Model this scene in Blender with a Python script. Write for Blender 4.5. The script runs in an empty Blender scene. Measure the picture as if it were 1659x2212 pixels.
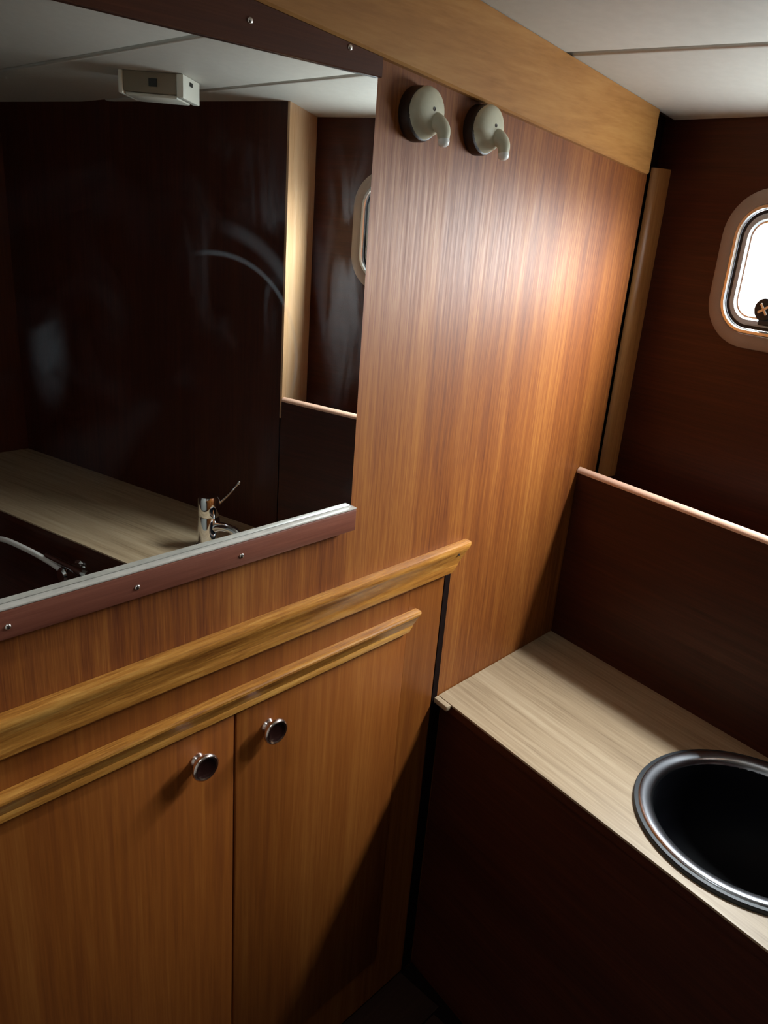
import bpy, bmesh, math, random
from mathutils import Vector, Matrix

random.seed(7)
scene = bpy.context.scene
col = scene.collection

# ------------------------------------------------------------------ camera
cam_data = bpy.data.cameras.new('camera')
cam = bpy.data.objects.new('camera', cam_data)
col.objects.link(cam)
FPX = 1726.237
cam_data.sensor_fit = 'HORIZONTAL'
cam_data.sensor_width = 36.0
cam_data.lens = 36.0 * FPX / 1659.0
cam_data.clip_start = 0.02
yaw, pitch, roll = (math.radians(a) for a in (-47.895774, -20.688509, -4.486852))
R = (Matrix.Rotation(yaw, 3, 'Z') @ Matrix.Rotation(pitch, 3, 'X') @ Matrix.Rotation(roll, 3, 'Y')
     @ Matrix.Rotation(math.radians(90), 3, 'X'))
cam.matrix_world = Matrix.Translation((0, -0.8, 1.6)) @ R.to_4x4()
scene.camera = cam

# ------------------------------------------------------------------ daylight (overcast sky, enters by the port light)
world = bpy.data.worlds.new('overcast_sky')
scene.world = world
world.use_nodes = True
bg = world.node_tree.nodes['Background']
wt = world.node_tree
w_tc = wt.nodes.new('ShaderNodeTexCoord')
w_sep = wt.nodes.new('ShaderNodeSeparateXYZ')
w_up = wt.nodes.new('ShaderNodeMapRange')          # overcast law: zenith several times the horizon, dull water below
w_up.inputs['From Min'].default_value = 0.0
w_up.inputs['From Max'].default_value = 1.0
w_up.inputs['To Min'].default_value = 1.0
w_up.inputs['To Max'].default_value = 3.0
w_dn = wt.nodes.new('ShaderNodeMapRange')
w_dn.inputs['From Min'].default_value = -0.15
w_dn.inputs['From Max'].default_value = 0.0
w_dn.inputs['To Min'].default_value = 0.3
w_dn.inputs['To Max'].default_value = 1.0
w_mul = wt.nodes.new('ShaderNodeMath')
w_mul.operation = 'MULTIPLY'
w_str = wt.nodes.new('ShaderNodeMath')
w_str.operation = 'MULTIPLY'
w_str.inputs[1].default_value = 12.0
wt.links.new(w_tc.outputs['Generated'], w_sep.inputs[0])
w_pow = wt.nodes.new('ShaderNodeMath')
w_pow.operation = 'POWER'
w_pow.use_clamp = True
w_pow.inputs[1].default_value = 2.0
w_pos = wt.nodes.new('ShaderNodeMath')
w_pos.operation = 'MAXIMUM'
w_pos.inputs[1].default_value = 0.0
wt.links.new(w_sep.outputs['Z'], w_pos.inputs[0])
wt.links.new(w_pos.outputs[0], w_pow.inputs[0])
wt.links.new(w_pow.outputs[0], w_up.inputs['Value'])
wt.links.new(w_sep.outputs['Z'], w_dn.inputs['Value'])
wt.links.new(w_up.outputs['Result'], w_mul.inputs[0])
wt.links.new(w_dn.outputs['Result'], w_mul.inputs[1])
wt.links.new(w_mul.outputs[0], w_str.inputs[0])
wt.links.new(w_str.outputs[0], bg.inputs['Strength'])
bg.inputs['Color'].default_value = (0.93, 0.98, 1.0, 1)
scene.view_settings.view_transform = 'Standard'
scene.view_settings.look = 'None'
scene.view_settings.gamma = 1.0
scene.view_settings.use_curve_mapping = False
scene.view_settings.exposure = 2.5
scene.cycles.max_bounces = 7
scene.cycles.diffuse_bounces = 4
scene.cycles.glossy_bounces = 5
scene.cycles.use_adaptive_sampling = True
scene.cycles.adaptive_threshold = 0.03
scene.cycles.transparent_max_bounces = 8
scene.cycles.sample_clamp_indirect = 3.0

# ------------------------------------------------------------------ frame of the hull side
TH = math.radians(-10.140747)
D = Vector((math.sin(TH), -math.cos(TH), 0))       # along the hull side, away from the mirror wall
N = Vector((D.y, -D.x, 0))                          # off the hull side, into the cabin
HULL = Vector((1.64, 0, 0))
PANEL = Vector((1.489, 0, 0))
def hp(s, o, z, base=HULL):
    p = base + D * s + N * o
    return Vector((p.x, p.y, z))
def ceil_z(x, y):
    d = (Vector((x, y, 0)) - HULL).dot(N)
    return 1.803 + 0.110 * d

por = bpy.data.lights.new('porthole_daylight', 'AREA')
por.shape = 'RECTANGLE'
por.size, por.size_y = 0.54, 0.225
por.cycles.is_portal = True
po = bpy.data.objects.new('porthole_daylight', por)
col.objects.link(po)
zax = -N
xax = D
yax = zax.cross(xax)
m = Matrix((xax, yax, zax)).transposed().to_4x4()
m.translation = hp(0.460, -0.009, 1.5455)
po.matrix_world = m

por2 = bpy.data.lights.new('hatch_daylight', 'AREA')
por2.shape = 'RECTANGLE'
por2.size, por2.size_y = 0.098, 0.098
por2.cycles.is_portal = True
po2 = bpy.data.objects.new('hatch_daylight', por2)
col.objects.link(po2)
po2.location = (0.003, -0.365, ceil_z(0.003, -0.365) + 0.037)

# ------------------------------------------------------------------ materials
MATS = {}
def nt(name):
    mt = bpy.data.materials.new(name)
    mt.use_nodes = True
    t = mt.node_tree
    MATS[name] = mt
    return mt, t, t.nodes['Principled BSDF']
def plain(name, c, rough=0.5, metal=0.0, spec=0.5, noise=0.0, nscale=30, bump=0.0, coat=0.0):
    mt, t, b = nt(name)
    b.inputs['Base Color'].default_value = (*c, 1)
    b.inputs['Roughness'].default_value = rough
    b.inputs['Metallic'].default_value = metal
    b.inputs['Specular IOR Level'].default_value = spec
    b.inputs['Coat Weight'].default_value = coat
    if noise or bump:
        tc = t.nodes.new('ShaderNodeTexCoord')
        nz = t.nodes.new('ShaderNodeTexNoise')
        nz.inputs['Scale'].default_value = nscale
        nz.inputs['Detail'].default_value = 4
        t.links.new(tc.outputs['Object'], nz.inputs['Vector'])
        if noise:
            rp = t.nodes.new('ShaderNodeValToRGB')
            rp.color_ramp.elements[0].position = 0.3
            rp.color_ramp.elements[1].position = 0.7
            rp.color_ramp.elements[0].color = (*[x * (1 - noise) for x in c], 1)
            rp.color_ramp.elements[1].color = (*[min(1, x * (1 + noise)) for x in c], 1)
            t.links.new(nz.outputs['Fac'], rp.inputs['Fac'])
            t.links.new(rp.outputs['Color'], b.inputs['Base Color'])
        if bump:
            bp = t.nodes.new('ShaderNodeBump')
            bp.inputs['Strength'].default_value = bump
            bp.inputs['Distance'].default_value = 0.002
            t.links.new(nz.outputs['Fac'], bp.inputs['Height'])
            t.links.new(bp.outputs['Normal'], b.inputs['Normal'])
    return mt
def wood(name, dark, mid, light, axis='Z', rot=0.0, fine=140, broad=14, rough=0.36, spec=0.5, bump=0.12,
         stretch=0.03, coat=0.0, coat_rough=0.2, contrast=0.16, rough_var=0.06):
    """veneer with streaks along one axis; rot turns the grain about z (hull-side pieces)"""
    mt, t, b = nt(name)
    L = t.links.new
    tc = t.nodes.new('ShaderNodeTexCoord')
    m1 = t.nodes.new('ShaderNodeMapping')
    m1.inputs['Rotation'].default_value = (0, 0, -rot)
    m2 = t.nodes.new('ShaderNodeMapping')
    sc = [1, 1, 1]
    sc['XYZ'.index(axis)] = stretch
    m2.inputs['Scale'].default_value = sc
    L(tc.outputs['Object'], m1.inputs['Vector'])
    L(m1.outputs['Vector'], m2.inputs['Vector'])
    def noise(scale, detail, dist, rgh=0.55):
        n = t.nodes.new('ShaderNodeTexNoise')
        n.inputs['Scale'].default_value = scale
        n.inputs['Detail'].default_value = detail
        n.inputs['Distortion'].default_value = dist
        n.inputs['Roughness'].default_value = rgh
        L(m2.outputs['Vector'], n.inputs['Vector'])
        return n
    nb = noise(broad, 3, 0.6)
    nf = noise(fine, 4, 0.2, 0.65)
    nff = noise(fine * 3.2, 2, 0.0)
    mx = t.nodes.new('ShaderNodeMix')
    mx.data_type = 'FLOAT'
    mx.inputs[0].default_value = 0.52
    L(nb.outputs['Fac'], mx.inputs[2])
    L(nf.outputs['Fac'], mx.inputs[3])
    mx2 = t.nodes.new('ShaderNodeMix')
    mx2.data_type = 'FLOAT'
    mx2.inputs[0].default_value = 0.22
    L(mx.outputs[0], mx2.inputs[2])
    L(nff.outputs['Fac'], mx2.inputs[3])
    rp = t.nodes.new('ShaderNodeValToRGB')
    e = rp.color_ramp.elements
    e[0].position, e[0].color = 0.5 - contrast, (*dark, 1)
    e[1].position, e[1].color = 0.5 + contrast, (*light, 1)
    k = e.new(0.5)
    k.color = (*mid, 1)
    L(mx2.outputs[0], rp.inputs['Fac'])
    L(rp.outputs['Color'], b.inputs['Base Color'])
    mr = t.nodes.new('ShaderNodeMapRange')
    mr.inputs['From Min'].default_value = 0.3
    mr.inputs['From Max'].default_value = 0.7
    mr.inputs['To Min'].default_value = rough + rough_var
    mr.inputs['To Max'].default_value = rough - rough_var
    L(nf.outputs['Fac'], mr.inputs['Value'])
    L(mr.outputs['Result'], b.inputs['Roughness'])
    b.inputs['Specular IOR Level'].default_value = spec
    b.inputs['Coat Weight'].default_value = coat
    b.inputs['Coat Roughness'].default_value = coat_rough
    bp = t.nodes.new('ShaderNodeBump')
    bp.inputs['Strength'].default_value = bump
    bp.inputs['Distance'].default_value = 0.001
    L(mx2.outputs[0], bp.inputs['Height'])
    L(bp.outputs['Normal'], b.inputs['Normal'])
    return mt

TEAK = dict(dark=(0.130, 0.028, 0.0045), mid=(0.235, 0.066, 0.0105), light=(0.350, 0.122, 0.024))
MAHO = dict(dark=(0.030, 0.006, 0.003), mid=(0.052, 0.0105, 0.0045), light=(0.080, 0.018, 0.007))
wood('teak_veneer', **TEAK, axis='Z', rough=0.53, spec=0.36, bump=0.35, contrast=0.125, fine=170)
wood('teak_door', **TEAK, axis='Z', rough=0.46, spec=0.3, bump=0.12, fine=90, broad=9, contrast=0.22)
wood('teak_recess_lit', dark=(0.44, 0.24, 0.11), mid=(0.58, 0.36, 0.19), light=(0.70, 0.48, 0.30), axis='Z', rough=0.30, spec=0.8, bump=0.1, coat=1.0, coat_rough=0.28)  # veneer paled so the porthole's light sits in its colour
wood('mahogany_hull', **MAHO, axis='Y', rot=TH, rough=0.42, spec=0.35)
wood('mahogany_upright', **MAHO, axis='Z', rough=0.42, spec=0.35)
wood('oak_trim', dark=(0.20, 0.062, 0.010), mid=(0.43, 0.170, 0.030), light=(0.62, 0.31, 0.075), axis='X',
     rough=0.28, spec=0.6, fine=150, broad=26, contrast=0.13, stretch=0.06)
wood('crown_wood', dark=(0.28, 0.11, 0.026), mid=(0.42, 0.185, 0.050), light=(0.52, 0.26, 0.080), axis='X',
     rough=0.48, spec=0.3, fine=60, broad=12, contrast=0.2, stretch=0.12)
wood('strip_wood', dark=(0.10, 0.026, 0.014), mid=(0.165, 0.050, 0.030), light=(0.24, 0.085, 0.052), axis='X',
     rough=0.38, spec=0.4, contrast=0.2)
wood('strip_wood_shaded', dark=(0.055, 0.014, 0.006), mid=(0.085, 0.024, 0.010), light=(0.125, 0.040, 0.018), axis='X',
     rough=0.42, spec=0.25, contrast=0.2)  # darker copy of the strip wood, crown board's shade put into the colour
wood('edge_wood', dark=(0.66, 0.38, 0.26), mid=(0.76, 0.48, 0.35), light=(0.82, 0.58, 0.46), axis='Y', rot=TH, rough=0.3)
wood('post_wood', dark=(0.24, 0.085, 0.022), mid=(0.36, 0.145, 0.040), light=(0.46, 0.21, 0.065), axis='Z', rough=0.36)
wood('counter_laminate', dark=(0.22, 0.145, 0.080), mid=(0.36, 0.255, 0.155), light=(0.46, 0.345, 0.225), axis='Y', rot=TH,
     rough=0.42, fine=110, broad=30, contrast=0.15, bump=0.04, stretch=0.03)
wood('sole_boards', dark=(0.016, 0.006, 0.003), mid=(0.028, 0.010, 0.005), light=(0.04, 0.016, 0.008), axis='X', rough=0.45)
plain('vinyl', (0.60, 0.59, 0.54), 0.55, noise=0.03, nscale=60, bump=0.1)
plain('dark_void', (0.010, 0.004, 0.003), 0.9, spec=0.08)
plain('seam_brown', (0.06, 0.035, 0.022), 0.6)
plain('steel', (0.72, 0.73, 0.75), 0.16, metal=1.0)
plain('rim_steel', (0.62, 0.63, 0.68), 0.24, metal=1.0)
plain('chrome', (0.85, 0.86, 0.88), 0.06, metal=1.0)
plain('alu', (0.80, 0.83, 0.84), 0.30, metal=1.0)
plain('flange_grey', (0.33, 0.255, 0.21), 0.45, noise=0.06, nscale=25)
plain('inner_grey', (0.50, 0.53, 0.55), 0.4)
plain('gasket_black', (0.01, 0.014, 0.02), 0.5)
plain('basin_black', (0.003, 0.003, 0.005), 0.6, spec=0.15)
plain('hook_beige', (0.62, 0.59, 0.44), 0.42, noise=0.05, nscale=80)
plain('hook_brown', (0.022, 0.009, 0.005), 0.4)
plain('tip_white', (0.93, 0.94, 0.90), 0.25)
plain('knob_dark', (0.018, 0.006, 0.005), 0.22, spec=0.6)
plain('knob_metal', (0.80, 0.66, 0.60), 0.2, metal=1.0)
plain('screw_metal', (0.85, 0.78, 0.72), 0.25, metal=1.0)
plain('screw_hole', (0.03, 0.012, 0.006), 0.6)
plain('lamp_white', (0.78, 0.80, 0.72), 0.4)
plain('lamp_body', (0.26, 0.215, 0.15), 0.45)
plain('lamp_dark', (0.02, 0.02, 0.015), 0.5)
plain('ledge_glare', (0.44, 0.39, 0.34), 0.4, noise=0.12, nscale=60)  # pale tone paints the glare on the dusty varnish
plain('hose_grey', (0.75, 0.70, 0.66), 0.3)

def pane_mat():
    mt, t, b = nt('port_glass')
    t.nodes.remove(b)
    out = t.nodes['Material Output']
    tr = t.nodes.new('ShaderNodeBsdfTransparent')
    tr.inputs['Color'].default_value = (0.96, 0.98, 0.98, 1)
    gl = t.nodes.new('ShaderNodeBsdfGlossy')
    gl.inputs['Roughness'].default_value = 0.02
    fr = t.nodes.new('ShaderNodeFresnel')
    fr.inputs['IOR'].default_value = 1.45
    mx = t.nodes.new('ShaderNodeMixShader')
    ge = t.nodes.new('ShaderNodeNewGeometry')
    fb = t.nodes.new('ShaderNodeMath')
    fb.operation = 'SUBTRACT'
    fb.use_clamp = True
    t.links.new(fr.outputs['Fac'], fb.inputs[0])
    t.links.new(ge.outputs['Backfacing'], fb.inputs[1])
    t.links.new(fb.outputs[0], mx.inputs[0])
    t.links.new(tr.outputs[0], mx.inputs[1])
    t.links.new(gl.outputs[0], mx.inputs[2])
    t.links.new(mx.outputs[0], out.inputs['Surface'])
pane_mat()

def mirror_mat():
    """silvered glass with dull wiping marks: arcs, blotches and streaks of dried film"""
    mt, t, b = nt('mirror_silver')
    L = t.links.new
    tc = t.nodes.new('ShaderNodeTexCoord')
    sep = t.nodes.new('ShaderNodeSeparateXYZ')
    L(tc.outputs['Object'], sep.inputs[0])
    def M(op, a, c=None, clamp=False):
        n = t.nodes.new('ShaderNodeMath')
        n.operation = op
        n.use_clamp = clamp
        for i, v in enumerate((a, c)):
            if v is None:
                continue
            if isinstance(v, (int, float)):
                n.inputs[i].default_value = v
            else:
                L(v, n.inputs[i])
        return n.outputs[0]
    X, Z = sep.outputs[0], sep.outputs[2]
    def noise(scale, detail=4, sc=(1, 1, 1)):
        mp = t.nodes.new('ShaderNodeMapping')
        mp.inputs['Scale'].default_value = sc
        L(tc.outputs['Object'], mp.inputs['Vector'])
        n = t.nodes.new('ShaderNodeTexNoise')
        n.inputs['Scale'].default_value = scale
        n.inputs['Detail'].default_value = detail
        n.inputs['Distortion'].default_value = 0.6
        L(mp.outputs['Vector'], n.inputs['Vector'])
        return n.outputs['Fac']
    def ramp(v, lo, hi):
        n = t.nodes.new('ShaderNodeMapRange')
        n.interpolation_type = 'SMOOTHSTEP'
        n.inputs['From Min'].default_value = lo
        n.inputs['From Max'].default_value = hi
        L(v, n.inputs['Value'])
        return n.outputs['Result']
    def blob(cx, cz, rx, rz):
        a = M('MULTIPLY', M('SUBTRACT', X, cx), 1 / rx)
        c = M('MULTIPLY', M('SUBTRACT', Z, cz), 1 / rz)
        d = M('SQRT', M('ADD', M('MULTIPLY', a, a), M('MULTIPLY', c, c)))
        return ramp(d, 1.0, 0.2)
    def arc(cx, cz, r, w, x0, z0):
        a = M('SUBTRACT', X, cx)
        c = M('SUBTRACT', Z, cz)
        d = M('ABSOLUTE', M('SUBTRACT', M('SQRT', M('ADD', M('MULTIPLY', a, a), M('MULTIPLY', c, c))), r))
        g = ramp(d, w, w * 0.15)
        g = M('MULTIPLY', g, ramp(X, x0 - 0.02, x0 + 0.02))
        return M('MULTIPLY', g, ramp(Z, z0 - 0.02, z0 + 0.02))
    # frame of the glass: x 0 .. 1.2 from its lower left end, z 0 .. 0.57
    terms = []
    terms.append(M('MULTIPLY', arc(MX(0.552), MZ(1.405), 0.135, 0.0042, MX(0.545), MZ(1.37)), 0.8))
    terms.append(M('MULTIPLY', arc(MX(0.545), MZ(1.420), 0.150, 0.012, MX(0.58), MZ(1.47)), 0.4))
    st = ramp(noise(22, 5, (1, 1, 0.35)), 0.52, 0.72)
    terms.append(M('MULTIPLY', M('MULTIPLY', blob(MX(0.62), MZ(1.55), 0.13, 0.16), st), 0.45))
    terms.append(M('MULTIPLY', M('MULTIPLY', blob(MX(0.775), MZ(1.52), 0.075, 0.22), ramp(noise(30, 5, (1, 1, 0.3)), 0.40, 0.66)), 0.8))
    terms.append(M('MULTIPLY', M('MULTIPLY', blob(MX(0.36), MZ(1.445), 0.025, 0.075), ramp(noise(14), 0.35, 0.6)), 0.5))
    terms.append(M('MULTIPLY', ramp(noise(9, 6), 0.5, 0.8), 0.10))
    acc = terms[0]
    for q in terms[1:]:
        acc = M('ADD', acc, q)
    acc = M('MULTIPLY', acc, 1.0, True)
    b.inputs['Base Color'].default_value = (0.86, 0.89, 0.88, 1)
    b.inputs['Metallic'].default_value = 1.0
    b.inputs['Roughness'].default_value = 0.0
    df = t.nodes.new('ShaderNodeBsdfPrincipled')
    df.inputs['Base Color'].default_value = (0.40, 0.47, 0.52, 1)
    df.inputs['Roughness'].default_value = 0.35
    mx = t.nodes.new('ShaderNodeMixShader')
    L(M('MULTIPLY', acc, FILM), mx.inputs[0])
    L(b.outputs[0], mx.inputs[1])
    L(df.outputs[0], mx.inputs[2])
    L(mx.outputs[0], t.nodes['Material Output'].inputs['Surface'])
FILM = 0.12
MIR0 = Vector((-0.1, 0, 1.18))
def MX(x): return x - MIR0.x
def MZ(z): return z - MIR0.z
mirror_mat()

YB = -1.95            # back bulkhead
# ------------------------------------------------------------------ builders
def obj(name, bm, mat, parent=None, smooth=None):
    """one mesh object; the bmesh is given in world coordinates, or in the parent's frame if that is turned"""
    bmesh.ops.recalc_face_normals(bm, faces=bm.faces)
    me = bpy.data.meshes.new(name)
    bm.to_mesh(me)
    bm.free()
    if smooth is not None:
        for p in me.polygons:
            p.use_smooth = True
        me.set_sharp_from_angle(angle=math.radians(smooth))
    me.materials.append(MATS[mat])
    o = bpy.data.objects.new(name, me)
    col.objects.link(o)
    if parent is not None:
        o.parent = parent
        w = parent
        off = Vector((0, 0, 0))
        while w is not None:
            off += w.location
            w = w.parent
        if not parent.get('_local'):
            me.transform(Matrix.Translation(-off))
    return o
def tag(o, label, cat=None, group=None, kind=None):
    o['label'] = label
    if cat: o['category'] = cat
    if group: o['group'] = group
    if kind: o['kind'] = kind
    return o
def thing(name, loc, label, cat, group=None, kind=None):
    o = bpy.data.objects.new(name, None)
    o.empty_display_size = 0.02
    col.objects.link(o)
    o.location = loc
    return tag(o, label, cat, group, kind)
def struct(name, bm, mat, label, cat, smooth=None):
    o = obj(name, bm, mat, None, smooth)
    return tag(o, label, cat, None, 'structure')

def new(): return bmesh.new()
def hexa(bm, p):
    """eight corners: bottom ring then top ring"""
    v = [bm.verts.new(q) for q in p]
    for f in ((0, 1, 2, 3), (7, 6, 5, 4), (0, 4, 5, 1), (1, 5, 6, 2), (2, 6, 7, 3), (3, 7, 4, 0)):
        bm.faces.new([v[i] for i in f])
    return v
def box(bm, x0, x1, y0, y1, z0, z1, bev=0.0, seg=2):
    t = bmesh.new()
    hexa(t, [(x0, y0, z0), (x1, y0, z0), (x1, y1, z0), (x0, y1, z0), (x0, y0, z1), (x1, y0, z1), (x1, y1, z1), (x0, y1, z1)])
    if bev:
        bmesh.ops.bevel(t, geom=t.edges[:], offset=bev, segments=seg, affect='EDGES', profile=0.5)
    merge(bm, t)
def merge(bm, t, mat=None):
    if mat is not None:
        bmesh.ops.transform(t, matrix=mat, verts=t.verts)
    me = bpy.data.meshes.new('tmp')
    t.to_mesh(me)
    t.free()
    bm.from_mesh(me)
    bpy.data.meshes.remove(me)
def hbox(bm, s0, s1, o0, o1, z0, z1, base=HULL, bev=0.0):
    """box in the hull-side frame"""
    t = bmesh.new()
    hexa(t, [hp(s0, o0, z0, base), hp(s1, o0, z0, base), hp(s1, o1, z0, base), hp(s0, o1, z0, base),
             hp(s0, o0, z1, base), hp(s1, o0, z1, base), hp(s1, o1, z1, base), hp(s0, o1, z1, base)])
    if bev:
        bmesh.ops.recalc_face_normals(t, faces=t.faces)
        bmesh.ops.bevel(t, geom=t.edges[:], offset=bev, segments=2, affect='EDGES', profile=0.5)
    merge(bm, t)
def prism(bm, poly, zlo, zhi):
    """footprint with its own bottom and top height functions"""
    a = [bm.verts.new((x, y, zlo(x, y))) for x, y in poly]
    c = [bm.verts.new((x, y, zhi(x, y))) for x, y in poly]
    bm.faces.new(a[::-1])
    bm.faces.new(c)
    n = len(poly)
    for i in range(n):
        bm.faces.new((a[i], a[(i + 1) % n], c[(i + 1) % n], c[i]))
def extrude_profile(bm, prof, x0, x1, cut0=None, cut1=None):
    """profile of (y, z) points swept along x; cut(y,z) gives the end's own x (mitred ends)"""
    a = [bm.verts.new((cut0(y, z) if cut0 else x0, y, z)) for y, z in prof]
    c = [bm.verts.new((cut1(y, z) if cut1 else x1, y, z)) for y, z in prof]
    n = len(prof)
    for i in range(n):
        bm.faces.new((a[i], a[(i + 1) % n], c[(i + 1) % n], c[i]))
    bm.faces.new(a[::-1])
    bm.faces.new(c)
def lathe(bm, prof, mat, n=32, cap0=True, cap1=True):
    """profile of (radius, height) about local z, placed by mat"""
    rings = []
    for r, h in prof:
        if r < 1e-6:
            rings.append([bm.verts.new(mat @ Vector((0, 0, h)))])
        else:
            rings.append([bm.verts.new(mat @ Vector((r * math.cos(2 * math.pi * i / n), r * math.sin(2 * math.pi * i / n), h))) for i in range(n)])
    for a, c in zip(rings, rings[1:]):
        for i in range(n):
            j = (i + 1) % n
            if len(a) == 1 and len(c) == 1:
                continue
            if len(a) == 1:
                bm.faces.new((a[0], c[i], c[j]))
            elif len(c) == 1:
                bm.faces.new((a[i], a[j], c[0]))
            else:
                bm.faces.new((a[i], a[j], c[j], c[i]))
    if cap0 and len(rings[0]) > 1:
        bm.faces.new(rings[0][::-1])
    if cap1 and len(rings[-1]) > 1:
        bm.faces.new(rings[-1])
def tube(bm, pts, rad, n=12):
    """round bar along a polyline; rad a number or one radius per point"""
    pts = [Vector(p) for p in pts]
    if isinstance(rad, (int, float)):
        rad = [rad] * len(pts)
    rings = []
    up = None
    for i, p in enumerate(pts):
        d = (pts[min(i + 1, len(pts) - 1)] - pts[max(i - 1, 0)]).normalized()
        if up is None:
            up = d.orthogonal().normalized()
        u = (up - d * up.dot(d)).normalized()
        up = u
        w = d.cross(u)
        rings.append([bm.verts.new(p + (u * math.cos(2 * math.pi * k / n) + w * math.sin(2 * math.pi * k / n)) * rad[i]) for k in range(n)])
    for a, c in zip(rings, rings[1:]):
        for k in range(n):
            bm.faces.new((a[k], a[(k + 1) % n], c[(k + 1) % n], c[k]))
    bm.faces.new(rings[0][::-1])
    bm.faces.new(rings[-1])
def bez(p, n=16):
    """Catmull-Rom through points"""
    p = [Vector(q) for q in p]
    q = [p[0] * 2 - p[1]] + p + [p[-1] * 2 - p[-2]]
    out = []
    for i in range(1, len(q) - 2):
        for k in range(n):
            t = k / n
            a, b_, c, d = q[i - 1], q[i], q[i + 1], q[i + 2]
            out.append(0.5 * ((2 * b_) + (c - a) * t + (2 * a - 5 * b_ + 4 * c - d) * t * t + (3 * b_ - a - 3 * c + d) * t ** 3))
    out.append(p[-1])
    return out
def rrect(cx, cy, w, h, r, n=8):
    """rounded rectangle loop, 4*(n+1) points, same count for any size"""
    pts = []
    r = min(r, w / 2 - 1e-4, h / 2 - 1e-4)
    for k, (sx, sy) in enumerate(((1, 1), (-1, 1), (-1, -1), (1, -1))):
        for i in range(n + 1):
            a = math.pi / 2 * (k + i / n)
            pts.append((cx + sx * (w / 2 - r) + r * math.cos(a), cy + sy * (h / 2 - r) + r * math.sin(a)))
    return pts
def loft(bm, loops, closed=True):
    """quads between successive loops of equal length; closed joins last to first"""
    vs = [[bm.verts.new(p) for p in l] for l in loops]
    pairs = list(zip(vs, vs[1:])) + ([(vs[-1], vs[0])] if closed else [])
    n = len(vs[0])
    for a, c in pairs:
        for i in range(n):
            bm.faces.new((a[i], a[(i + 1) % n], c[(i + 1) % n], c[i]))
    return vs
def fit_ends(bm):
    """cut a hull-side piece flush to the mirror wall and the back bulkhead"""
    for v in bm.verts:
        lim = -0.0016 if v.co.y > -0.0016 else (YB + 0.0006 if v.co.y < YB + 0.0006 else None)
        if lim is not None:
            v.co += D * ((lim - v.co.y) / D.y)
def box_loop(hole, x0, x1, y0, y1):
    """points of the surrounding rectangle that answer the hole's points by direction (corners included by snapping)"""
    cx = sum(p[0] for p in hole) / len(hole)
    cy = sum(p[1] for p in hole) / len(hole)
    out = []
    for x, y in hole:
        dx, dy = x - cx, y - cy
        t = min(((x1 - cx) / dx) if dx > 1e-9 else (((x0 - cx) / dx) if dx < -1e-9 else 1e9),
                ((y1 - cy) / dy) if dy > 1e-9 else (((y0 - cy) / dy) if dy < -1e-9 else 1e9))
        out.append([cx + dx * t, cy + dy * t])
    for qx, qy in ((x0, y0), (x0, y1), (x1, y0), (x1, y1)):
        k = min(range(len(out)), key=lambda i: (out[i][0] - qx) ** 2 + (out[i][1] - qy) ** 2)
        out[k] = [qx, qy]
    return out

XL = -0.60            # left end of the compartment
CZ = 0.7214           # counter top
FRONT = 0.398         # counter depth off the splash panel

# ------------------------------------------------------------------ the room
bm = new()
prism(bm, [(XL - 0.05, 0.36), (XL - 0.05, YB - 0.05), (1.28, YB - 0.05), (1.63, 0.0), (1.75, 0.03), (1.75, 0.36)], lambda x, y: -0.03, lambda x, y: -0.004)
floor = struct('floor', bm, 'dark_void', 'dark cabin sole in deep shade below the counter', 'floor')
bw = 0.118
k = 0
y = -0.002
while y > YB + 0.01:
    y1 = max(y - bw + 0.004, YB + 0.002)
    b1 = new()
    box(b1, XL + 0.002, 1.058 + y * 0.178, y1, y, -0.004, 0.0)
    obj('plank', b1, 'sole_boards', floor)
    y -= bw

# mirror wall: veneered panel above the cabinet and beside it
WZ = 2.12
bm = new()
v = [(XL, 0.993), (1.078, 0.993), (1.078, -0.004), (1.571, -0.004), (1.571, WZ), (XL, WZ)]
a = [bm.verts.new((x, 0.0, z)) for x, z in v]
c = [bm.verts.new((x, 0.018, z)) for x, z in v]
bm.faces.new(a)
bm.faces.new(c[::-1])
for i in range(6):
    j = (i + 1) % 6
    bm.faces.new((a[i], c[i], c[j], a[j]))
wall_left = struct('wall_left', bm, 'teak_veneer', 'glossy brown teak veneer wall that carries the mirror and hooks', 'wall')
# dark backing that shows in the gap by the corner post
bm = new()
box(bm, XL - 0.03, 1.75, 0.32, 0.34, -0.004, WZ)
box(bm, 1.5715, 1.72, 0.0185, 0.034, -0.004, WZ)
box(bm, 1.72, 1.75, 0.0, 0.32, -0.004, WZ)
struct('wall_behind', bm, 'dark_void', 'dark backing behind the veneer wall seen in the corner gap', 'wall')

# hull side with the port light's opening
PS0, PS1, PZ0, PZ1 = 0.158, 0.762, 1.403, 1.688
pcs, pcz = (PS0 + PS1) / 2, (PZ0 + PZ1) / 2
pw, ph = PS1 - PS0, PZ1 - PZ0
hole = rrect(pcs, pcz, pw - 0.05, ph - 0.05, 0.068, 10)
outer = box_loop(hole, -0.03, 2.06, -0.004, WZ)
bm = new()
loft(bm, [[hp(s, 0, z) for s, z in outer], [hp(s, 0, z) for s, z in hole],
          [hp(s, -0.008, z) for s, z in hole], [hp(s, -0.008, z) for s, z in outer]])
struct('wall_right', bm, 'mahogany_hull', 'dark mahogany hull side wall around the porthole', 'wall')

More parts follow.
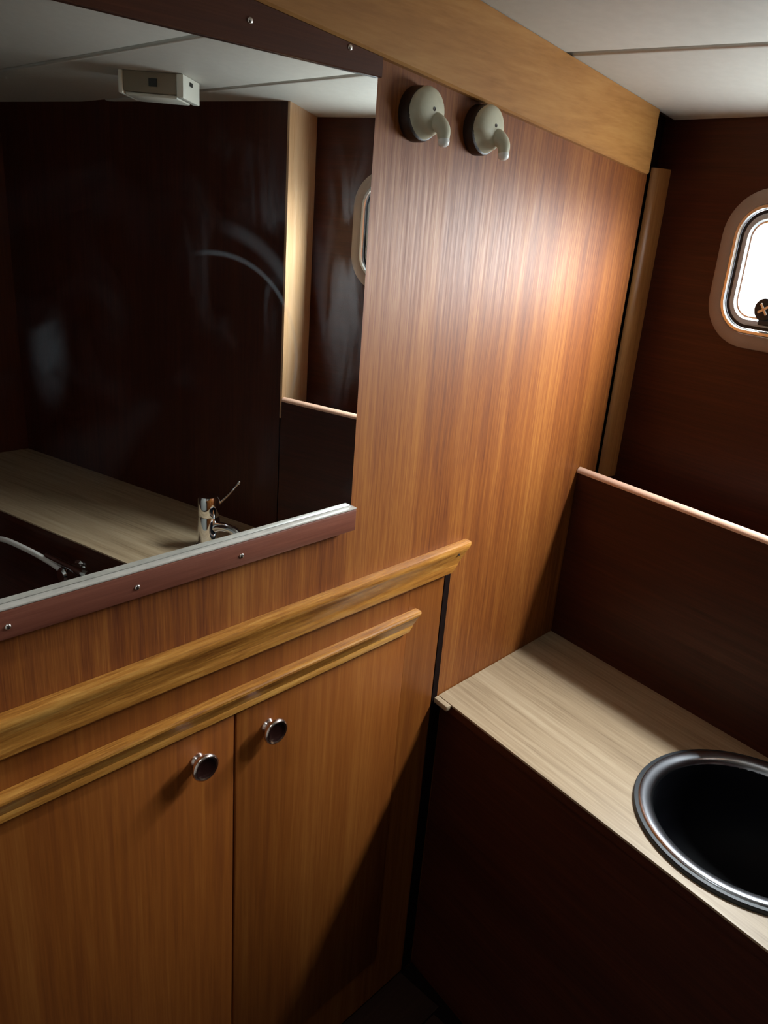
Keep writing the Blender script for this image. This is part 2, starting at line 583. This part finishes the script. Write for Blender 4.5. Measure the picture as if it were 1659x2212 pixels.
# full-height locker side beyond the recess, flush with the splash panel; its lit end closes the recess
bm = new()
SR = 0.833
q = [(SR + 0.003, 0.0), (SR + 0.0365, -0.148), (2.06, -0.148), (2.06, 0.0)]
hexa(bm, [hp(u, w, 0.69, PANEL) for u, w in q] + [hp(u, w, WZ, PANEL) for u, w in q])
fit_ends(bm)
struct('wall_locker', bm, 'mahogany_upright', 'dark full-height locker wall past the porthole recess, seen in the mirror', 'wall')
bm = new()
q = [(SR - 0.004, 0.0), (SR + 0.030, -0.147), (SR + 0.036, -0.147), (SR + 0.0025, 0.0)]
hexa(bm, [hp(u, w, 1.0605, PANEL) for u, w in q] + [hp(u, w, ceil_z(*hp(u, w, 0, PANEL)[:2]) + 0.003, PANEL) for u, w in q])
struct('trim_5', bm, 'teak_recess_lit', 'teak strip closing the recess end, porthole light painted into its pale colour, reflected in the mirror', 'trim')

bm = new()
box(bm, XL - 0.03, 1.5, YB - 0.03, YB, -0.004, WZ)
struct('wall_back', bm, 'mahogany_upright', 'dark wooden bulkhead facing the mirror across the cabin', 'wall')
bm = new()
box(bm, XL - 0.03, XL, YB, 0.32, -0.004, WZ)
struct('wall_far_left', bm, 'vinyl', 'pale bulkhead at the left end, outside the picture', 'wall')

# ceiling: backing and vinyl panels with dark seams
def hull_x(y): return HULL.x + (D.x / D.y) * y
bm = new()
HX0, HX1, HY0, HY1 = -0.044, 0.050, -0.412, -0.318      # overhead hatch, above the photographer
hq = [(HX0, HY1), (HX0, HY0), (HX1, HY0), (HX1, HY1)]
oq = [(XL - 0.05, 0.36), (XL - 0.05, YB - 0.05), (hull_x(YB - 0.05) + 0.03, YB - 0.05), (hull_x(0.36) + 0.03, 0.36)]
loft(bm, [[(x, y, ceil_z(x, y) + dz) for x, y in ring_] for ring_, dz in ((oq, 0.007), (hq, 0.007), (hq, 0.03), (oq, 0.03))])
ceiling = struct('ceiling', bm, 'seam_brown', 'pale vinyl cabin ceiling sloping down to the hull side', 'ceiling')
seams = [XL, -0.132, 0.138, 0.408, 0.678, 0.948, 1.222]
G = 0.0055
def edge_round(bm, poly):
    """panel with its long edges rolled up into the seam"""
    n = len(poly)
    cx = sum(p[0] for p in poly) / n
    cy = sum(p[1] for p in poly) / n
    def ins(q, d):
        return (q[0] + (d if q[0] < cx else -d), q[1] + (d if q[1] < cy else -d))
    loops = []
    for d, dz in ((0.0, 0.007), (0.0, 0.004), (0.0025, 0.001), (0.007, 0.0)):
        loops.append([(*ins(q, d), ceil_z(*ins(q, d)) + dz) for q in poly])
    vs = loft(bm, loops, closed=False)
    bm.faces.new(vs[-1])
    bm.faces.new(vs[0][::-1])
for i, x0 in enumerate(seams):
    x1 = seams[i + 1] if i + 1 < len(seams) else None
    bm = new()
    if x1 is not None:
        xa, xb = x0 + G, x1 - G
        poly = [(xa, -0.001), (xa, YB + 0.001), (xb, YB + 0.001), (xb, -0.001)]
    else:
        xa = x0 + G
        poly = [(xa, -0.001), (xa, YB + 0.001), (hull_x(YB + 0.001) - 0.001, YB + 0.001), (hull_x(0) - 0.001, -0.001)]
    if x1 is not None and xa < HX0 and xb > HX1:
        loft(bm, [[(x, y, ceil_z(x, y) + dz) for x, y in ring_] for ring_, dz in ((poly, 0.0), (hq, 0.0), (hq, 0.0068), (poly, 0.0068))])
    else:
        edge_round(bm, poly)
    obj('ceiling_panel', bm, 'vinyl', ceiling, 40)

# overhead hatch that lets daylight down onto the mirror wall
hatch = thing('window_2', ((HX0 + HX1) / 2, (HY0 + HY1) / 2, ceil_z((HX0 + HX1) / 2, (HY0 + HY1) / 2)),
              'small square overhead hatch above the photographer, outside the picture', 'hatch', None, 'structure')
def hloop(g, dz):
    q = [(HX0 - g, HY1 + g), (HX0 - g, HY0 - g), (HX1 + g, HY0 - g), (HX1 + g, HY1 + g)]
    return [(x, y, ceil_z(x, y) + dz) for x, y in q]
bm = new()
loft(bm, [hloop(0.018, -0.0005), hloop(0.016, -0.006), hloop(-0.002, -0.006), hloop(-0.002, 0.034), hloop(-0.0005, 0.034), hloop(-0.0005, -0.0005)])
obj('frame', bm, 'alu', hatch)
bm = new()
vs = loft(bm, [hloop(-0.0025, 0.024), hloop(-0.0025, 0.030)], False)
bm.faces.new(vs[0][::-1])
bm.faces.new(vs[1])
obj('pane', bm, 'port_glass', hatch)

# crown board along the top of the mirror wall, following the ceiling slope
def cb(x): return 1.7465 - (x - 1.1) * 0.103
bm = new()
y0, y1 = -0.0125, -0.0005
x0, x1 = XL + 0.001, 1.552
pts = []
for x in (x0, x1):
    zt = ceil_z(x, y0) - 0.0005
    pts.append([(x, y1, cb(x)), (x, y0 + 0.003, cb(x)), (x, y0, cb(x) + 0.003), (x, y0, zt), (x, y1, zt)])
loft(bm, pts, closed=False)
bm.verts.ensure_lookup_table()
bm.faces.new([bm.verts[i] for i in range(5)])
bm.faces.new([bm.verts[i] for i in range(9, 4, -1)])
struct('trim_1', bm, 'crown_wood', 'light brown crown board sloping down along the ceiling edge', 'trim')

# corner post between veneer wall and hull side
bm = new()
prof = [(0, 0)] + [(0.014 * math.cos(a), 0.045 * math.sin(a)) for a in [math.pi / 2 * i / 8 for i in range(9)]]
a = [bm.verts.new((*hp(0.002 + p, q, 1.112)[:2], 1.075)) for p, q in prof]
ztop = ceil_z(1.58, -0.01) - 0.002
ztop = 1.715
c = [bm.verts.new((*hp(0.002 + p, q, 0)[:2], ztop)) for p, q in prof]
n = len(prof)
for i in range(n):
    bm.faces.new((a[i], a[(i + 1) % n], c[(i + 1) % n], c[i]))
bm.faces.new(a[::-1])
bm.faces.new(c)
struct('trim_2', bm, 'post_wood', 'slim rounded wooden corner post beside the dark vertical gap', 'trim', 35)

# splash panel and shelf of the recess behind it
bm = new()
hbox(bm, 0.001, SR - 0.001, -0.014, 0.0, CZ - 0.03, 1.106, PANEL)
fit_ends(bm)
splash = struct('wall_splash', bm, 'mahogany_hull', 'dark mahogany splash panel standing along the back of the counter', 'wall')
bm = new()
t = bmesh.new()
prof = [(-0.0165, 1.1062)] + [(-0.0065 - 0.0100 * math.cos(a), 1.1070 + 0.0100 * math.sin(a)) for a in [math.pi * i / 10 for i in range(11)]] + [(0.0035, 1.1062)]
a = [bm.verts.new(hp(0.001, o, z, PANEL)) for o, z in prof]
c = [bm.verts.new(hp(SR - 0.006, o, z, PANEL)) for o, z in prof]
n = len(prof)
for i in range(n):
    bm.faces.new((a[i], a[(i + 1) % n], c[(i + 1) % n], c[i]))
bm.faces.new(a[::-1])
bm.faces.new(c)
t.free()
fit_ends(bm)
struct('trim_3', bm, 'edge_wood', 'pale rounded wooden nosing along the top of the splash panel', 'trim', 40)
bm = new()
hbox(bm, 0.001, SR - 0.006, -0.1475, -0.0145, 1.045, 1.06, PANEL)
fit_ends(bm)
struct('trim_4', bm, 'mahogany_hull', 'dark shelf hidden behind the splash panel under the porthole', 'trim')

# ------------------------------------------------------------------ port light (porthole window)
win = thing('window_1', hp(pcs, 0, pcz), 'rounded rectangular porthole with metal frame in the dark hull wall', 'window', None, 'structure')
def ring(name, mat, steps, parent, r0=0.088, closed=True, smooth=35):
    """steps of (inset, offset into the room)"""
    bm = new()
    loops = []
    for ins, o in steps:
        loops.append([hp(s, o, z) for s, z in rrect(pcs, pcz, pw - 2 * ins, ph - 2 * ins, max(r0 - ins, 0.012), 10)])
    loft(bm, loops, closed)
    return obj(name, bm, mat, parent, smooth)
fl = ring('frame_flange', 'flange_grey', [(0.0, 0.0005), (0.001, 0.004), (0.003, 0.0055), (0.024, 0.0065), (0.0265, 0.0055), (0.0265, 0.0005)], win)
bz = ring('bezel', 'alu', [(0.0268, -0.001), (0.0268, 0.006), (0.029, 0.0085), (0.034, 0.0085), (0.0365, 0.005), (0.0365, -0.001)], win)
gk = ring('gasket', 'gasket_black', [(0.0368, -0.006), (0.0368, 0.001), (0.043, 0.001), (0.043, -0.006)], win)
fr = ring('inner_frame', 'inner_grey', [(0.0432, -0.007), (0.0432, 0.002), (0.046, 0.004), (0.053, 0.004), (0.056, 0.001), (0.056, -0.007)], win)
ring('inner_lip', 'alu', [(0.0562, -0.007), (0.0562, -0.0005), (0.0595, -0.001), (0.0595, -0.007)], win)
bm = new()
lp = rrect(pcs, pcz, pw - 0.114, ph - 0.114, 0.034, 10)
vs = loft(bm, [[hp(s, -0.0035, z) for s, z in lp], [hp(s, -0.0065, z) for s, z in lp]], False)
bm.faces.new(vs[0])
bm.faces.new(vs[1][::-1])
obj('pane', bm, 'port_glass', win)
# latch: a short arm with a ribbed knob at the lower corner near the mirror wall
def axis_mat(p, d):
    d = Vector(d).normalized()
    u = d.orthogonal().normalized()
    w = d.cross(u)
    mm = Matrix((u, w, d)).transposed().to_4x4()
    mm.translation = p
    return mm
latch = new()
LP = hp(0.290, 0.004, 1.481)
lathe(latch, [(0.007, -0.004), (0.007, 0.010), (0.0195, 0.011), (0.0215, 0.014), (0.0215, 0.024), (0.019, 0.027), (0.010, 0.0285), (0, 0.0285)], axis_mat(LP, N), 20)
lt = obj('latch', latch, 'gasket_black', win, 40)
bm = new()
for a in (0.6, 2.2):
    q = (D * math.cos(a) + Vector((0, 0, 1)) * math.sin(a))
    t = bmesh.new()
    box(t, -0.012, 0.012, -0.0022, 0.0022, 0.0285, 0.0305, 0.0006, 1)
    mm = Matrix((q, N.cross(q), N)).transposed().to_4x4()
    mm.translation = LP
    merge(bm, t, mm)
obj('latch_grip', bm, 'alu', lt)
bm = new()
hbox(bm, 0.270, 0.310, -0.003, 0.008, 1.450, 1.470, HULL, 0.002)
obj('latch_bracket', bm, 'gasket_black', win)

# ------------------------------------------------------------------ vanity cabinet under the mirror
cab = thing('vanity_cabinet', (0.6, 0.15, 0.0), 'brown wooden double-door cabinet below the wall mirror', 'cabinet')
bm = new()
XR, DR, DG, DL = 1.064, 0.969, 0.5955, 0.222
DT, DB = 0.908, 0.11
box(bm, DR, XR, 0.0, 0.018, 0.0, 0.993, 0.0008, 1)
obj('stile', bm, 'teak_door', cab)
bm = new()
box(bm, DL - 0.2, DL, 0.0, 0.018, 0.0, 0.993, 0.0008, 1)
obj('stile', bm, 'teak_door', cab)
bm = new()
box(bm, DL, DR, 0.0, 0.018, DT, 0.993, 0.0)
obj('top_rail', bm, 'teak_door', cab)
bm = new()
box(bm, DL, DR, 0.0, 0.018, 0.0, DB, 0.0)
obj('plinth', bm, 'teak_door', cab)
bm = new()
box(bm, DL - 0.2, XR, 0.022, 0.30, 0.002, 0.99)
obj('carcass', bm, 'dark_void', cab)
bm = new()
gv = [(XR + 0.0004, 0.001), (1.094, 0.001), (1.094, 0.690), (1.0795, 0.705), (1.0795, 0.990), (XR + 0.0004, 0.990)]  # dark joint strip; its wider foot paints the shade below the counter
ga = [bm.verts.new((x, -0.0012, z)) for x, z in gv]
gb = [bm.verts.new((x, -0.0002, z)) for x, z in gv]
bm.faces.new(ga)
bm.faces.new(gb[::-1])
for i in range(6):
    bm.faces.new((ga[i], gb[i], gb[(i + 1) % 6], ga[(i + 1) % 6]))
tag(obj('joint_shade_strip', bm, 'dark_void', wall_left), 'dark vertical joint beside the cabinet, with shade painted in below the counter')
for (xa, xb, kx, word) in ((DL + 0.0015, DG - 0.0022, 0.539, 'left'), (DG + 0.0022, DR - 0.0022, 0.665, 'right')):
    bm = new()
    box(bm, xa, xb, -0.003, 0.015, DB + 0.002, DT - 0.002, 0.0016, 2)
    d = obj('door', bm, 'teak_door', cab, 35)
    d['label'] = word + ' cabinet door with a dark round knob'
    # knob: stem, metal cup and a dark dished face
    bm = new()
    K = axis_mat((kx - 0.009, -0.003, 0.8525), (0, -1, 0))
    lathe(bm, [(0.0120, 0.0), (0.0120, 0.002), (0.0100, 0.004), (0.0095, 0.009), (0.013, 0.0125), (0.0190, 0.0155), (0.0212, 0.0190), (0.0205, 0.0225), (0.0180, 0.0240), (0.0150, 0.0228)], K, 28, True, False)
    kb = obj('knob', bm, 'knob_metal', d, 50)
    bm = new()
    lathe(bm, [(0.0152, 0.0230), (0.013, 0.0215), (0.007, 0.0205), (0, 0.0202)], K, 28, False)
    obj('knob_face', bm, 'knob_dark', d, 50)
# moulding over the doors with a mitred end
def mould(name, mat, z0, z1, prot, x0, xt, xb, parent=None, label=None):
    bm = new()
    h = z1 - z0
    prof = [(-0.0005, z0), (-prot * 0.50, z0), (-prot * 0.62, z0 + h * 0.05), (-prot * 0.70, z0 + h * 0.30), (-prot * 0.66, z0 + h * 0.36),
            (-prot * 0.90, z0 + h * 0.74), (-prot, z0 + h * 0.82), (-prot * 0.99, z0 + h * 0.91), (-prot * 0.90, z0 + h * 0.97), (-prot * 0.72, z1), (-0.0005, z1)]
    extrude_profile(bm, prof, x0, xt, None, lambda y, z: xb + (xt - xb) * (z - z0) / h)
    return obj(name, bm, mat, parent, 30)
mould('moulding', 'oak_trim', DT - 0.002, 0.9435, 0.017, DL - 0.15, 0.988, 0.963, cab)
ledge = mould('trim_6', 'oak_trim', 0.991, 1.046, 0.018, XL + 0.002, 1.113, 1.070)
tag(ledge, 'golden oak ledge moulding with a slanted end above the cabinet doors', 'trim', None, 'structure')
for hx, hz in ((1.077, 1.029), (0.572, 1.036)):
    bm = new()
    lathe(bm, [(0.0026, 0.0), (0.0022, 0.0006), (0, 0.0004)], axis_mat((hx, -0.0168, hz), (0, -1, 0)), 10)
    obj('nail_hole', bm, 'screw_hole', ledge)

# ------------------------------------------------------------------ wall mirror
mir = thing('wall_mirror', MIR0, 'large smudged rectangular mirror held by screwed wooden strips', 'mirror')
MR, MT, MBZ = 0.8056, 1.7533, 1.1815
bm = new()
box(bm, MIR0.x, MR, -0.004, -0.0005, MBZ - 0.004, MT + 0.012)
obj('glass', bm, 'mirror_silver', mir)
bm = new()
box(bm, MIR0.x, MR, -0.017, -0.0005, 1.143, MBZ - 0.0045, 0.002, 2)
s1 = obj('bottom_strip', bm, 'strip_wood', mir, 40)
bm = new()
box(bm, MIR0.x, MR, -0.0165, -0.0045, MBZ - 0.0044, MBZ - 0.0016, 0.001, 2)
tag(obj('ledge', bm, 'ledge_glare', mir, 40), 'dusty top edge of the bottom strip, glare painted into its pale colour')
bm = new()
pts = []
for x in (MIR0.x, MR + 0.001):
    zt = cb(x) - 0.001
    pts.append([(x, -0.0045, MT), (x, -0.0095, MT), (x, -0.0105, MT + 0.001), (x, -0.0105, zt), (x, -0.0045, zt)])
loft(bm, pts, False)
bm.verts.ensure_lookup_table()
bm.faces.new([bm.verts[i] for i in range(5)])
bm.faces.new([bm.verts[i] for i in range(9, 4, -1)])
s2 = obj('top_strip', bm, 'strip_wood_shaded', mir)
def screw(p, parent, yf):
    bm = new()
    lathe(bm, [(0.0036, -0.0005), (0.0036, 0.0006), (0.0026, 0.0016), (0.001, 0.0020), (0, 0.0020)], axis_mat((p[0], yf, p[1]), (0, -1, 0)), 14)
    obj('screw', bm, 'screw_metal', parent, 50)
for x in (0.139, 0.288, 0.440, 0.593):
    screw((x, 1.158), s1, -0.017)
for x in (0.453, 0.601, 0.749):
    screw((x, 1.777), s2, -0.0105)

# ------------------------------------------------------------------ coat hooks by the mirror
def hook(x, z, label):
    h = thing('coat_hook', (x, 0, z), label, 'hook', 'beige hooks between mirror and crown board')
    F = axis_mat((x, 0, z), (0, -1, 0))
    bm = new()
    lathe(bm, [(0.0345, -0.0003), (0.0345, 0.010), (0.0325, 0.0155), (0.030, 0.0165)], F, 32)
    obj('backplate', bm, 'hook_brown', h, 40)
    # domed beige cap, drawn out towards the prong side
    bm = new()
    lathe(bm, [(0.0312, 0.0155), (0.0318, 0.021), (0.0296, 0.0255), (0.022, 0.0295), (0.011, 0.0315), (0, 0.032)], F, 36, True)
    for vv in bm.verts:
        if vv.co.y < -0.017:
            dx, dz = vv.co.x - x, vv.co.z - z
            w = max(0.0, -dz) / 0.032
            vv.co.x = x + dx * (1 - 0.55 * w) + 0.010 * w
            vv.co.z = z + dz * (1.0 - 0.10 * w) + 0.002
    cap = obj('cap', bm, 'hook_beige', h, 60)
    bm = new()
    lathe(bm, [(0.0028, 0.0), (0.0024, 0.0008), (0, 0.0003)], axis_mat((x + 0.001, -0.0316, z + 0.006), (0, -1, 0)), 12)
    obj('screw', bm, 'screw_hole', cap)
    # prong: leaves the lower side of the cap, curves out and down
    p = bez([(x + 0.008, -0.022, z - 0.006), (x + 0.012, -0.032, z - 0.010), (x + 0.014, -0.039, z - 0.018), (x + 0.014, -0.041, z - 0.029)], 8)
    bm = new()
    n = len(p)
    tube(bm, p, [0.0125 - 0.0045 * (i / (n - 1)) ** 1.2 for i in range(n)], 16)
    pr = obj('prong', bm, 'hook_beige', h, 60)
    e = p[-1]
    d = (p[-1] - p[-3]).normalized()
    bm = new()
    lathe(bm, [(0.0079, -0.001), (0.0081, 0.003), (0.0072, 0.007), (0.0042, 0.0092), (0, 0.0098)], axis_mat(e, d), 18)
    obj('tip', bm, 'tip_white', pr, 60)
hook(0.886, 1.722, 'beige round hook with white-tipped prong, the one nearer the mirror')
hook(1.024, 1.718, 'beige round hook with white-tipped prong, the one farther from the mirror')

# ------------------------------------------------------------------ counter, its front and the round sink
SC, TC, SRAD = 0.615, 0.1935, 0.187
circ = [(SC + (SRAD - 0.010) * math.cos(2 * math.pi * i / 64), TC + (SRAD - 0.012) * math.sin(2 * math.pi * i / 64)) for i in range(64)]
def cp(s, t_, z): return hp(s, t_, z, PANEL)
out = box_loop(circ, 0.001, 2.06, 0.0005, FRONT)
bm = new()
loft(bm, [[cp(s, t_, CZ) for s, t_ in out], [cp(s, t_, CZ) for s, t_ in circ],
          [cp(s, t_, CZ - 0.004) for s, t_ in circ], [cp(s, t_, CZ - 0.004) for s, t_ in out]])
ctr = thing('counter', cp(0.6, 0.2, CZ - 0.018), 'pale oak laminate counter beside the cabinet, holding the round sink', 'counter')
fit_ends(bm)
obj('worktop', bm, 'counter_laminate', ctr)
bm = new()
hbox(bm, 0.060, 0.112, FRONT + 0.0002, FRONT + 0.013, CZ - 0.012, CZ - 0.0002, PANEL, 0.003)
fit_ends(bm)
obj('end_lip', bm, 'counter_laminate', ctr, 40)
bm = new()
hbox(bm, 0.001, 2.06, FRONT - 0.03, FRONT - 0.001, CZ - 0.022, CZ - 0.0042, PANEL)
fit_ends(bm)
obj('edge_strip', bm, 'mahogany_hull', ctr)
bm = new()
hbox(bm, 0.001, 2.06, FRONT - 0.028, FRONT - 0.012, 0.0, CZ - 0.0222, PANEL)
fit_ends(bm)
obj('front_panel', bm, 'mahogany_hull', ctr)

snk = thing('round_sink', cp(SC, TC, CZ), 'round black sink bowl with raised steel rim set in the counter', 'sink')
U = Matrix.Translation(cp(SC, TC, CZ))
bm = new()
r = SRAD
lathe(bm, [(r - 0.0125, 0.0003), (r, 0.0003), (r, 0.0050), (r - 0.0015, 0.0075), (r - 0.0085, 0.0080)], U, 72, False, False)
obj('rim_seal', bm, 'gasket_black', snk, 40)
bm = new()
lathe(bm, [(r - 0.0075, 0.0070), (r - 0.008, 0.0092), (r - 0.011, 0.0108), (r - 0.018, 0.0105), (r - 0.026, 0.0085), (r - 0.031, 0.004), (r - 0.033, -0.002)], U, 72, False, False)
obj('rim', bm, 'rim_steel', snk, 60)
bm = new()
lathe(bm, [(r - 0.0328, -0.001), (r - 0.035, -0.012), (r - 0.038, -0.06), (r - 0.050, -0.105), (r - 0.078, -0.13), (r - 0.12, -0.140), (0.024, -0.143)], U, 64, False, False)
obj('bowl', bm, 'basin_black', snk, 60)
bm = new()
lathe(bm, [(0.0245, -0.144), (0.024, -0.1415), (0.018, -0.141), (0.016, -0.146), (0, -0.146)], U, 32, False, False)
obj('drain', bm, 'steel', snk, 40)

# ------------------------------------------------------------------ mixer tap behind the sink (seen in the mirror)
FP = Vector((1.148, -0.868, CZ))
tap = thing('mixer_tap', FP, 'chrome mixer tap with a thin stick lever, reflected in the mirror', 'tap')
U = Matrix.Translation(FP)
bm = new()
lathe(bm, [(0.034, 0.0003), (0.034, 0.007), (0.030, 0.011), (0.0285, 0.076), (0.027, 0.088)], U, 32)
obj('base', bm, 'chrome', tap, 40)
bm = new()
lathe(bm, [(0.0265, 0.0882), (0.0285, 0.092), (0.0285, 0.136), (0.025, 0.144), (0.013, 0.147), (0, 0.147)], U, 32)
hd = obj('head', bm, 'chrome', tap, 40)
sd = (cp(SC, TC, CZ) - FP).normalized()
bm = new()
p = bez([FP + Vector((0, 0, 0.058)) + sd * 0.015, FP + Vector((0, 0, 0.070)) + sd * 0.05, FP + Vector((0, 0, 0.072)) + sd * 0.09, FP + Vector((0, 0, 0.064)) + sd * 0.112], 6)
tube(bm, p, [0.0125 - 0.0025 * i / (len(p) - 1) for i in range(len(p))], 14)
obj('spout', bm, 'chrome', tap, 60)
bm = new()
l0 = FP + Vector((0.018, 0.013, 0.118))
l1 = FP + Vector((0.078, 0.026, 0.172))
tube(bm, [l0, l0.lerp(l1, 0.5) + Vector((0.003, 0, -0.002)), l1], [0.004, 0.003, 0.003], 10)
lv = obj('lever', bm, 'chrome', hd, 60)
bm = new()
lathe(bm, [(0, -0.006), (0.0042, -0.004), (0.0055, 0), (0.0042, 0.004), (0, 0.006)], axis_mat(l1, l1 - l0), 14)
obj('lever_end', bm, 'chrome', hd, 60)

# ------------------------------------------------------------------ hand shower clipped to the counter front (low in the mirror)
def fp(s, o, z): return hp(s, FRONT - 0.012 + o, z, PANEL)
sh = thing('hand_shower', fp(1.185, 0.0, 0.64), 'pale hose and chrome fitting low on the counter front, reflected in the mirror', 'shower')
bm = new()
lathe(bm, [(0.026, 0.0003), (0.026, 0.006), (0.019, 0.011), (0.017, 0.040), (0.021, 0.046), (0.021, 0.060), (0.015, 0.066), (0, 0.066)], axis_mat(fp(1.185, 0, 0.640), N), 24)
obj('bracket', bm, 'chrome', sh, 40)
bm = new()
tube(bm, bez([fp(1.262, 0.048, 0.671), fp(1.17, 0.052, 0.671), fp(1.09, 0.050, 0.666)], 8), [0.0085] * 10 + [0.0095, 0.011, 0.0125, 0.0135, 0.014, 0.014, 0.013], 14)
obj('handset', bm, 'chrome', sh, 60)
bm = new()
tube(bm, bez([fp(1.19, 0.050, 0.642), fp(1.245, 0.05, 0.654), fp(1.345, 0.052, 0.663), fp(1.475, 0.050, 0.656), fp(1.58, 0.04, 0.600), fp(1.64, 0.03, 0.50), fp(1.62, 0.02, 0.36), fp(1.56, 0.012, 0.25), fp(1.50, 0.008, 0.20)], 10), 0.0078, 10)
obj('hose', bm, 'hose_grey', sh, 60)

# ------------------------------------------------------------------ ceiling lamp (seen in the mirror)
LA = Vector((1.105, -0.895))
LB = Vector((1.030, -1.040))
ax = (LB - LA).normalized()
px_ = Vector((-ax.y, ax.x))
if px_.x < 0: px_ = -px_
LW, LH = 0.075, 0.048
lamp = thing('ceiling_lamp', ((LA.x + LB.x) / 2, (LA.y + LB.y) / 2, ceil_z((LA.x + LB.x) / 2, (LA.y + LB.y) / 2)),
             'small boxy ceiling lamp with white ends, reflected near the top of the mirror', 'lamp')
def lbox(bm, u0, u1, w0, w1, h0, h1, bev=0.0):
    t = bmesh.new()
    P = []
    for h in (h1, h0):
        for u, w in ((u0, w0), (u1, w0), (u1, w1), (u0, w1)):
            q = LA + ax * u + px_ * w
            P.append((q.x, q.y, ceil_z(q.x, q.y) - h))
    hexa(t, P)
    if bev:
        bmesh.ops.recalc_face_normals(t, faces=t.faces)
        bmesh.ops.bevel(t, geom=t.edges[:], offset=bev, segments=2, affect='EDGES', profile=0.5)
    merge(bm, t)
ll = (LB - LA).length
bm = new(); lbox(bm, 0.018, ll - 0.012, 0.002, LW - 0.002, 0.0005, LH - 0.006, 0.002); obj('housing', bm, 'lamp_body', lamp, 40)
bm = new(); lbox(bm, 0.0, 0.0175, 0.0, LW, 0.0005, LH, 0.003); e1 = obj('end_cap', bm, 'lamp_white', lamp, 40)
bm = new(); lbox(bm, ll - 0.0115, ll, 0.0, LW, 0.0005, LH, 0.003); obj('end_cap', bm, 'lamp_white', lamp, 40)
bm = new(); lbox(bm, 0.02, ll - 0.014, 0.008, LW - 0.008, LH - 0.0055, LH + 0.002, 0.003); obj('lens', bm, 'lamp_white', lamp, 40)
bm = new(); lbox(bm, 0.065, 0.085, -0.001, 0.0015, 0.014, 0.030); obj('switch', bm, 'lamp_dark', lamp)
bm = new(); lbox(bm, -0.0015, 0.0, 0.028, 0.040, 0.010, 0.018); obj('end_hole', bm, 'lamp_dark', lamp)
